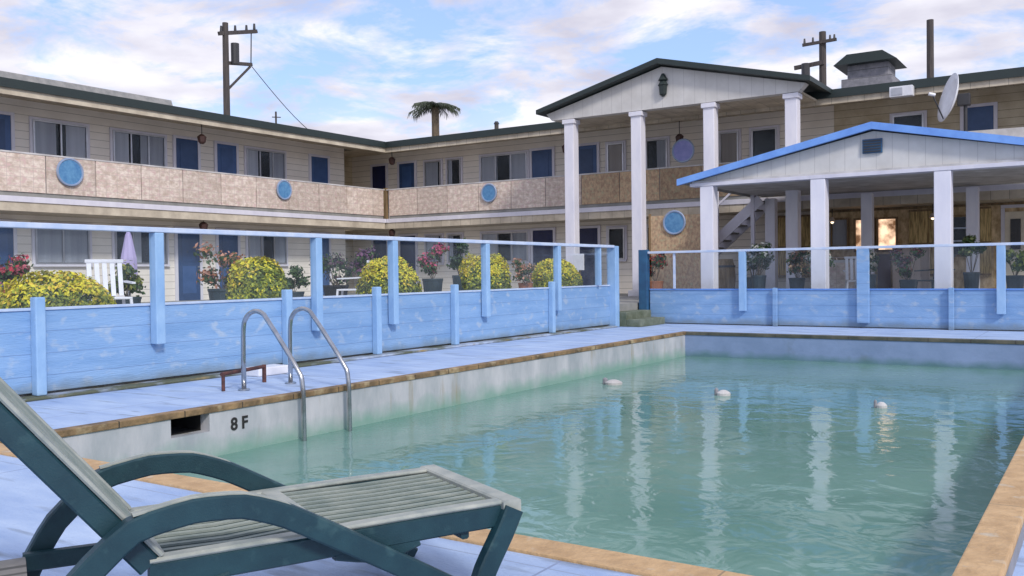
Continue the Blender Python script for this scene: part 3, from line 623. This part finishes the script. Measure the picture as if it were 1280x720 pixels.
def bush(c, rx, ry, rz_, label, n=6500, cols=YG, group='rounded golden shrubs behind the left fence'):
    t = thing('shrub', label, 'shrub', (c[0],c[1],GZ), group)
    lumps = [(Vector((random.gauss(0,1),random.gauss(0,1),random.gauss(0,.8))).normalized(), random.uniform(.03,.11)) for _ in range(26)]
    pts = []
    for _ in range(n):
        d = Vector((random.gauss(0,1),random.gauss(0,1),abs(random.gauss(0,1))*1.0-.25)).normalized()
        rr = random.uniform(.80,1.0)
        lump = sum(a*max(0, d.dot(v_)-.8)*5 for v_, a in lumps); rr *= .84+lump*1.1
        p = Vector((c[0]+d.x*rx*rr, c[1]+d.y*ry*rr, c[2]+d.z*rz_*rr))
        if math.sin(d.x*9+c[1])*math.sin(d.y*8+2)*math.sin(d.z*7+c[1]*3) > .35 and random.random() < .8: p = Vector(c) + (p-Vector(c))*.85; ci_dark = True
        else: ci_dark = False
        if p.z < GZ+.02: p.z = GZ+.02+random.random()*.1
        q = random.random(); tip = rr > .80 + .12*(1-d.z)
        ci = (0 if q < .6 else 3 if q < .75 else 1) if (tip and d.z > .05+random.uniform(-.1,.35)) else (1 if q < .55 else 2 if q < .9 else 0)  # sunlit crown put into the leaf colour: gold on outer tops, green below
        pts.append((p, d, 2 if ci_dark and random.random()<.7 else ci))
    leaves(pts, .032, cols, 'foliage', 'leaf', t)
    b = MB()
    for k in range(6):
        a = k*1.05; b.cyl((c[0],c[1],GZ),(c[0]+math.cos(a)*rx*.6,c[1]+math.sin(a)*ry*.6,c[2]+rz_*.3), .025,.01,6)
    b.build('stem','bark',t)
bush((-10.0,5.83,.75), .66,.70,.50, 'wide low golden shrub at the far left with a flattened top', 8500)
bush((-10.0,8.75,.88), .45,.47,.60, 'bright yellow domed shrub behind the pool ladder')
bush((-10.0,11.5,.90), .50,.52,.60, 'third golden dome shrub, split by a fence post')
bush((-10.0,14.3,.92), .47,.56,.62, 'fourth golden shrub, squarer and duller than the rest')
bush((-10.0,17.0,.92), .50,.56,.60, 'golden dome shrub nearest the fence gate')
# palm
pm = thing('palm_tree', 'distant palm tree with a ragged flat crown above the rear roof', 'palm tree', (-35.2,45,GZ))
MB().tube([(-35.2,45,GZ),(-35.3,45,4),(-35.2,45,8),(-35.2,45,11.6)], .24, 9).build('trunk','bark',pm)
b = MB(); random.seed(3)
fronds = []
for k in range(38):
    a = k*2.399; el = random.uniform(-.2,.35); Ln = random.uniform(.7,1.75)
    d = Vector((math.cos(a)*math.cos(el), math.sin(a)*math.cos(el), math.sin(el)))
    prev = None
    for j in range(20):
        t = j/19; p = Vector((-35.2,45,11.7)) + d*Ln*t + Vector((0,0,-.55*t*t*Ln*.5))
        if prev is not None:
            dd = (p-prev).normalized(); sdv = dd.cross(Vector((0,0,1))).normalized()
            for s_ in (-1,1):
                tip = p + sdv*s_*random.uniform(.2,.42)*(1-t*.6) + Vector((0,0,random.uniform(-.35,-.1))) + dd*.1; fronds.append((prev, p, tip))
        prev = p
for a_, b_, c_ in fronds: b.quad(a_, b_, c_ + (b_-a_)*.12, c_)
b.build('crown','palm_green',pm)

# ------------------------------------------------------------------ courtyard things
def flowers(c, r, h, cols, label, pot='pot_dark', potr=None, n=900, name='potted_flowers', cat='flower pot', leafc=(.06,.11,.03)):
    t = thing(name, label, cat, (c[0],c[1],GZ), 'potted plants in the courtyard')
    pr = potr or r*.65
    MB().lathe((c[0],c[1],GZ), [(pr*.7,0),(pr*.95,h*.4),(pr,h*.42),(pr,h*.45),(pr*.9,h*.45)], 14).build('pot', pot, t)
    pts = []; st_ = MB()
    k_ = random.randint(5, 9)
    cl = [Vector((random.uniform(-.75,.75)*r, random.uniform(-.75,.75)*r, GZ+h*random.uniform(.55,1.0))) for _ in range(k_)]
    for q in cl: st_.tube([(c[0],c[1],GZ+h*.4),(c[0]+q.x*.3,c[1]+q.y*.3,GZ+h*.5),(c[0]+q.x,c[1]+q.y,q.z)], .007, 5)
    for _ in range(n):
        q = random.choice(cl); d = Vector((random.gauss(0,1),random.gauss(0,1),random.gauss(0,.8))); 
        p = Vector((c[0]+q.x, c[1]+q.y, q.z)) + d*r*.20
        p.z = max(p.z, GZ+h*.42); pts.append((p, d.normalized(), 0 if random.random()<(.75 if d.z < 0 else .3) else random.randint(1,len(cols))))
    st_.build('stem', 'bark', t)
    leaves(pts, .045, [leafc]+cols, 'foliage', 'leaf', t)
flowers((-12.6,6.55),.28,1.0,[(.55,.05,.08),(.5,.12,.15)],'red flowers in a pot at the far left edge')
flowers((-12.2,8.15),.30,.9,[(.30,.30,.05),(.15,.2,.04)],'bushy green pot plant beside the closed umbrella')
flowers((-12.0,9.72),.36,1.1,[(.55,.22,.10),(.6,.3,.2)],'orange and peach flowers in a dark pot left of the second shrub')
flowers((-12.4,12.7),.38,1.1,[(.05,.05,.05),(.10,.05,.07)],'dark leafy pot plant right of the second shrub','char')
flowers((-12.3,15.55),.36,1.3,[(.55,.10,.20),(.45,.08,.12)],'pink and red flowers left of the fourth shrub')
flowers((-11.2,15.05),.24,1.45,[(.03,.05,.03),(.04,.07,.03)],'tall dark green pot plant close to the fourth shrub')
flowers((-12.3,19.3),.30,.95,[(.6,.32,.22),(.5,.25,.15)],'peach flowers left of the shrub nearest the gate','pot_terra')
flowers((-8.95,19.7),.30,1.0,[(.45,.08,.04),(.30,.05,.03)],'red flowers in a pot just behind the far fence','pot_terra')
flowers((-6.55,19.9),.26,1.25,[(.50,.50,.45),(.35,.36,.34)],'whitish flowering pot between two canopy columns')
flowers((-5.85,20.4),.28,1.1,[(.45,.30,.18),(.4,.2,.12)],'peach and red pot plant left of the second canopy column')
flowers((-1.55,19.9),.26,1.15,[(.35,.40,.06),(.20,.26,.04)],'yellow green pot plant at the right end of the far fence')
flowers((-12.7,10.9),.24,.7,[(.5,.25,.12),(.2,.2,.05)],'low mixed pot plant left of the orange flowers','pot_terra')
flowers((-12.9,12.1),.30,.85,[(.10,.16,.05),(.05,.09,.04)],'broad green pot plant just right of the yellow domed shrub')
flowers((-13.0,14.2),.30,1.2,[(.12,.06,.12),(.25,.10,.2)],'purple leaved pot plant behind the third and fourth shrubs')
flowers((-5.2,19.8),.24,1.2,[(.42,.48,.42),(.5,.42,.36)],'pale variegated pot plant beside the second canopy column','pot_terra')
flowers((-6.8,20.3),.30,1.15,[(.30,.36,.40),(.5,.5,.5)],'blue grey and white pot plant right of the wooden barrel')
flowers((-4.25,20.1),.22,1.25,[(.5,.45,.36),(.4,.33,.25)],'tan grassy pot plant left of the thick fence post')
flowers((-3.45,19.8),.26,1.0,[(.16,.08,.10),(.3,.12,.1)],'dark red pot plant right of the thick fence post')
flowers((-2.35,20.3),.24,1.3,[(.10,.14,.04),(.2,.22,.08)],'slim dark green pot plant right of the third canopy column')
um = thing('closed_umbrella', 'closed lavender patio umbrella standing by the left wing windows', 'umbrella', (-12.9,8.65,GZ))
MB().cyl((-12.9,8.65,GZ),(-12.9,8.65,1.95), .022, n=8).build('pole','aluminium',um)
MB().lathe((-12.9,8.65,.95), [(.10,0),(.14,.1),(.12,.5),(.05,.85),(.01,.95)], 10).build('canopy','umbrella_cloth',um)
MB().lathe((-12.9,8.65,GZ), [(.22,0),(.22,.05),(.05,.12)], 14).build('base','concrete',um)
def patio_chair(x, y, rz, m_, label):
    t = thing('patio_chair', label, 'chair', (x,y,GZ), 'patio chairs in the courtyard', rz)
    c, s_ = math.cos(rz), math.sin(rz)
    def tr(mb): 
        bmesh.ops.rotate(mb.bm, cent=(0,0,0), matrix=Matrix.Rotation(rz,3,'Z'), verts=mb.bm.verts); bmesh.ops.translate(mb.bm, vec=(x,y,GZ), verts=mb.bm.verts); return mb
    tr(MB().box(-.24,.24,-.24,.24,.40,.43,.01)).build('seat',m_,t)
    b = MB()
    for k in range(5): b.bar((-.2+k*.1,.24,.44),(-.2+k*.1,.34,.92), .06,.015,(0,1,0))
    b.box(-.25,.25,.32,.355,.90,.95,.01); tr(b).build('backrest',m_,t)
    for sx in (-1,1):
        for sy in (-1,1): tr(MB().bar((sx*.22,sy*.22,.40),(sx*.25,sy*.26,0), .035,.035,(0,1,0))).build('leg',m_,t)
        tr(MB().bar((sx*.26,-.22,.62),(sx*.26,.30,.64), .05,.025)).build('armrest',m_,t)
patio_chair(-11.4,7.35,1.2,'dish_white','white slatted patio chair near the wide shrub')
patio_chair(-11.7,12.4,-1.0,'dish_white','white slatted patio chair between the second and third shrubs')
patio_chair(-4.6,20.6,.3,'dish_white','white patio chair beneath the canopy')
patio_chair(-3.1,20.6,-.6,'pot_dark','dark patio chair beneath the canopy')
# barrel shaped wooden urn seen through the far fence
ur = thing('wooden_barrel', 'brown wooden barrel with dark mouth behind the far fence', 'barrel', (-7.75,21.0,GZ))
MB().lathe((-7.75,21.0,GZ), [(.18,0),(.25,.3),(.27,.5),(.24,.8),(.20,.95),(.15,.95)], 16).build('body','wood_brown',ur)
for z in (.2,.75): MB().lathe((-7.75,21.0,GZ+z), [(.262,0),(.267,.02),(.262,.05)], 16).build('hoop','dark_metal',ur)
# folding cream partition and display cabinet under the canopy
pt = thing('folding_screen', 'cream folding partition standing under the canopy', 'partition', (-4.4,24.5,GZ))
for k in range(4): MB().bar((-4.62+k*.22,24.5+(.04 if k%2 else -.04),GZ+.62),(-4.42+k*.22,24.5+(-.04 if k%2 else .04),GZ+.62), .03,1.2).build('leaf','curtain_cream',pt)
cb_ = thing('display_cabinet', 'dark cabinet with pale patterned front under the canopy', 'cabinet', (-5.6,22.9,GZ))
MB().box(-6.05,-5.12, 22.8, 23.2, GZ, 1.35, .01).build('carcass','soffit_gray',cb_); MB().box(-6.0,-5.17, 22.785, 22.797, GZ+.1, 1.28).build('door','panel_beige',cb_)
MB().box(-6.08,-5.09, 22.76, 23.22, 1.352, 1.39, .008).build('top','wood_brown',cb_)
# white notice board seen through the gate gap
sg = thing('notice_box', 'small white box on a stake seen through the fence opening', 'sign', (-12.0,21.6,GZ))
MB().box(-12.17,-11.86,21.5,21.56,1.18,1.62,.01).build('board','dish_white',sg); MB().box(-12.04,-11.99,21.57,21.61,GZ,1.4).build('stake','wood_brown',sg)

# ------------------------------------------------------------------ pool ladder
ld = thing('pool_ladder', 'curved stainless steel grab rails of the ladder over the left pool edge', 'pool ladder', (-6.9,6.45,0))
def arc(y):
    P_ = [(-7.26,y,.02),(-7.26,y,.50)]
    for k in range(1,8):
        a = math.pi - k*(math.pi*.72)/7; P_.append((-7.06+.20*math.cos(a), y, .60+.20*math.sin(a)))
    P_ += [(-6.46,y+.0,.22),(-6.43,y,.12),(-6.42,y,-.1),(-6.42,y,-1.1)]
    # smooth
    Q = [Vector(P_[0])]
    for i in range(1,len(P_)-1): Q += [Vector(P_[i])*.7+Vector(P_[i-1])*.3, Vector(P_[i])*.7+Vector(P_[i+1])*.3]
    Q.append(Vector(P_[-1])); return Q
for y in (6.12, 6.74):
    h_ = MB().tube(arc(y), .024, 10, side=None).build('handrail','steel',ld,smooth=True)
    MB().lathe((-7.26,y,.004), [(.06,0),(.06,.012),(.03,.02)], 14).build('flange','steel',h_)
for z in (-.55,-.8,-1.0): MB().box(-6.46,-6.36,6.15,6.71,z-.015,z+.015,.006).build('tread','steel',ld)
br = thing('rusty_bracket', 'low dark red rusted metal bracket on the deck beside the ladder', 'bracket', (-7.5,6.2,0))
MB().cyl((-7.40,5.98,.002),(-7.40,5.98,.17), .018, n=8).build('leg','rust',br); MB().cyl((-7.40,5.96,.17),(-7.62,6.70,.17), .02, n=8).build('bar','rust',br); MB().cyl((-7.62,6.70,.002),(-7.62,6.70,.19), .022, n=8).build('leg','rust',br)
tag(MB().box(-8.3,-8.05,7.0,7.45,.052-.05,.10,.015).build('white_block','dish_white'), 'small white block lying on the deck behind the ladder', 'block')
# floats
def float_(x, y, r, lb):
    t = thing('pool_float', lb, 'float', (x,y,WZ), 'small floats on the water')
    MB().lathe((x,y,WZ-.02), [(r*.5,0),(r,.02),(r,.05),(r*.6,.075),(r*.3,.085)], 14).build('ring','soffit_gray',t)
    MB().lathe((x-r*1.02,y-.02,WZ-.02), [(r*.2,0),(r*.32,.03),(r*.3,.09),(r*.1,.11)], 10).build('cap','stone_gray',t)
float_(-5.80,11.35,.12,'pale float nearest the left pool wall'); float_(-4.08,11.0,.085,'small pale float in the middle of the pool'); float_(-2.17,10.83,.06,'faint small float furthest right on the water')

# ------------------------------------------------------------------ sun lounger
O = Vector((-1.74,2.61,0)); U = Vector((-.437,-.899,0)).normalized(); V_ = Vector((-.899,.437,0)).normalized()
def lp(s, t, z): return O + U*s + V_*t + Vector((0,0,z))
lg = thing('sun_lounger', 'dark green plastic sun lounger with raised back by the pool edge', 'sun lounger', lp(.6,.33,0))
WD = .66
def prof(name, pts, t, w, h, m_='chair_green', parent=lg): 
    # smooth a profile of (s,z)
    Q = [pts[0]]
    for i in range(1,len(pts)-1): 
        a,b_,c_ = pts[i-1],pts[i],pts[i+1]; Q += [tuple(b_[k]*.7+a[k]*.3 for k in (0,1)), tuple(b_[k]*.88+.06*(a[k]+c_[k]) for k in (0,1)), tuple(b_[k]*.7+c_[k]*.3 for k in (0,1))]
    Q.append(pts[-1])
    return MB().tube([lp(s,t,z) for s,z in Q], 0, w=w, h=h, side=V_).build(name, m_, parent)
ZS = .355
# seat frame: side rails, ends
for t in (.03, WD-.03):
    r_ = prof('side_rail', [(.03,ZS-.045),(.30,ZS-.045),(.75,ZS-.05),(1.17,ZS-.05)], t, .045, .075)
    # swelling of the rail where the arm crosses it
    MB().prism([(0,0),(0,0),(0,0)],0,0) if False else None
    prof('rail_lobe', [(.34,ZS-.075),(.42,ZS-.10),(.52,ZS-.10),(.62,ZS-.075)], t, .04, .05, parent=r_)
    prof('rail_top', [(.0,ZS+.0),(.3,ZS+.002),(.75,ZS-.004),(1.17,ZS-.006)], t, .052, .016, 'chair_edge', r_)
def cross(name, s, z, w, h, m_, t0=.03, t1=WD-.03): return MB().tube([lp(s,t0,z), lp(s,t1,z)], 0, w=w, h=h, side=U).build(name, m_, lg)
cross('foot_bar', -.005, ZS-.02, .07, .06, 'chair_edge', -.01, WD+.01)
cross('seat_rear_bar', 1.15, ZS-.012, .06, .03, 'chair_edge')
cross('seat_middle_bar', .66, ZS-.008, .07, .026, 'chair_edge')
cross('under_bar', .16, ZS-.095, .03, .03, 'chair_green')
n_sl = 10
for k in range(n_sl):
    t = .075 + (WD-.15)*k/(n_sl-1)
    for pr in ([(.03,-.016),(.33,-.020),(.63,-.016)], [(.70,-.018),(.92,-.028),(1.12,-.022)]):
        sl = MB().tube([lp(a,t,ZS+z-.008) for a,z in pr],0,w=.030,h=.026,side=V_).build('slat','chair_green',lg)
        MB().tube([lp(a,t,ZS+z+.0075) for a,z in pr],0,w=.024,h=.005,side=V_).build('sheen_top','chair_top',sl)  # pale strip carries the sky sheen of the slat top as colour
# foot legs: from foot bar, raked towards the head
for t in (.0, WD):
    prof('leg', [(-.01,ZS-.02),(.03,ZS-.10),(.10,.14),(.15,.0)], t, .05, .072)
# arch armrest that is leg at both ends
arch = [(1.50,.0),(1.44,.19),(1.36,.335),(1.22,.462),(1.06,.492),(.92,.485),(.80,.44),(.60,.325),(.33,.165),(.06,.0)]
for t in (-.035, WD+.035): 
    a_ = prof('armrest', arch, t, .055, .070)
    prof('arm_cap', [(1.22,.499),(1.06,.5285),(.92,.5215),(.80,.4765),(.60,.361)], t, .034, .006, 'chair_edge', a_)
# backrest, 52 degrees
ang = R(51); bl = .78
bk = thing_b = MB().tube([lp(1.17,WD-.03,ZS-.02), lp(1.17+bl*math.cos(ang),WD-.03,ZS-.02+bl*math.sin(ang))],0,w=.045,h=.065,side=V_).build('backrest','chair_green',lg)
def bp_(d, t, off=0): return lp(1.17+d*math.cos(ang)-off*math.sin(ang), t, ZS-.02+d*math.sin(ang)+off*math.cos(ang))
MB().tube([bp_(0,.03),bp_(bl,.03)],0,w=.045,h=.065,side=V_).build('back_rail','chair_green',bk)
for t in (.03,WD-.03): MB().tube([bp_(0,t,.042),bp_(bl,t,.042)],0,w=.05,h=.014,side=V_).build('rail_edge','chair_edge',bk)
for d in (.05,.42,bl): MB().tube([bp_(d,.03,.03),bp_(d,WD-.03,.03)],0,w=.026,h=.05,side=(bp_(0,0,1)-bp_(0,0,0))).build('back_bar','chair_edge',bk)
for k in range(n_sl):
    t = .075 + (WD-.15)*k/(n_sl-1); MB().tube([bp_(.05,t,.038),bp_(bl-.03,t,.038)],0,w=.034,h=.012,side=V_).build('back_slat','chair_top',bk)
# rear lower rails, wheels
for t in (.02, WD-.02): prof('lower_rail', [(.95,ZS-.10),(1.15,.222),(1.46,.228)], t, .04, .058)
cross('axle', 1.47, .19, .025, .025, 'chair_green', -.04, WD+.04)
for t in (WD-.10, .04):
    w = MB().cyl(lp(1.455,t,.132),lp(1.54,t,.132),.13,n=28).build('wheel','wheel_grey',lg)
    MB().cyl(lp(1.44,t,.132),lp(1.555,t,.132),.035,n=14).build('hub','chair_green',w)
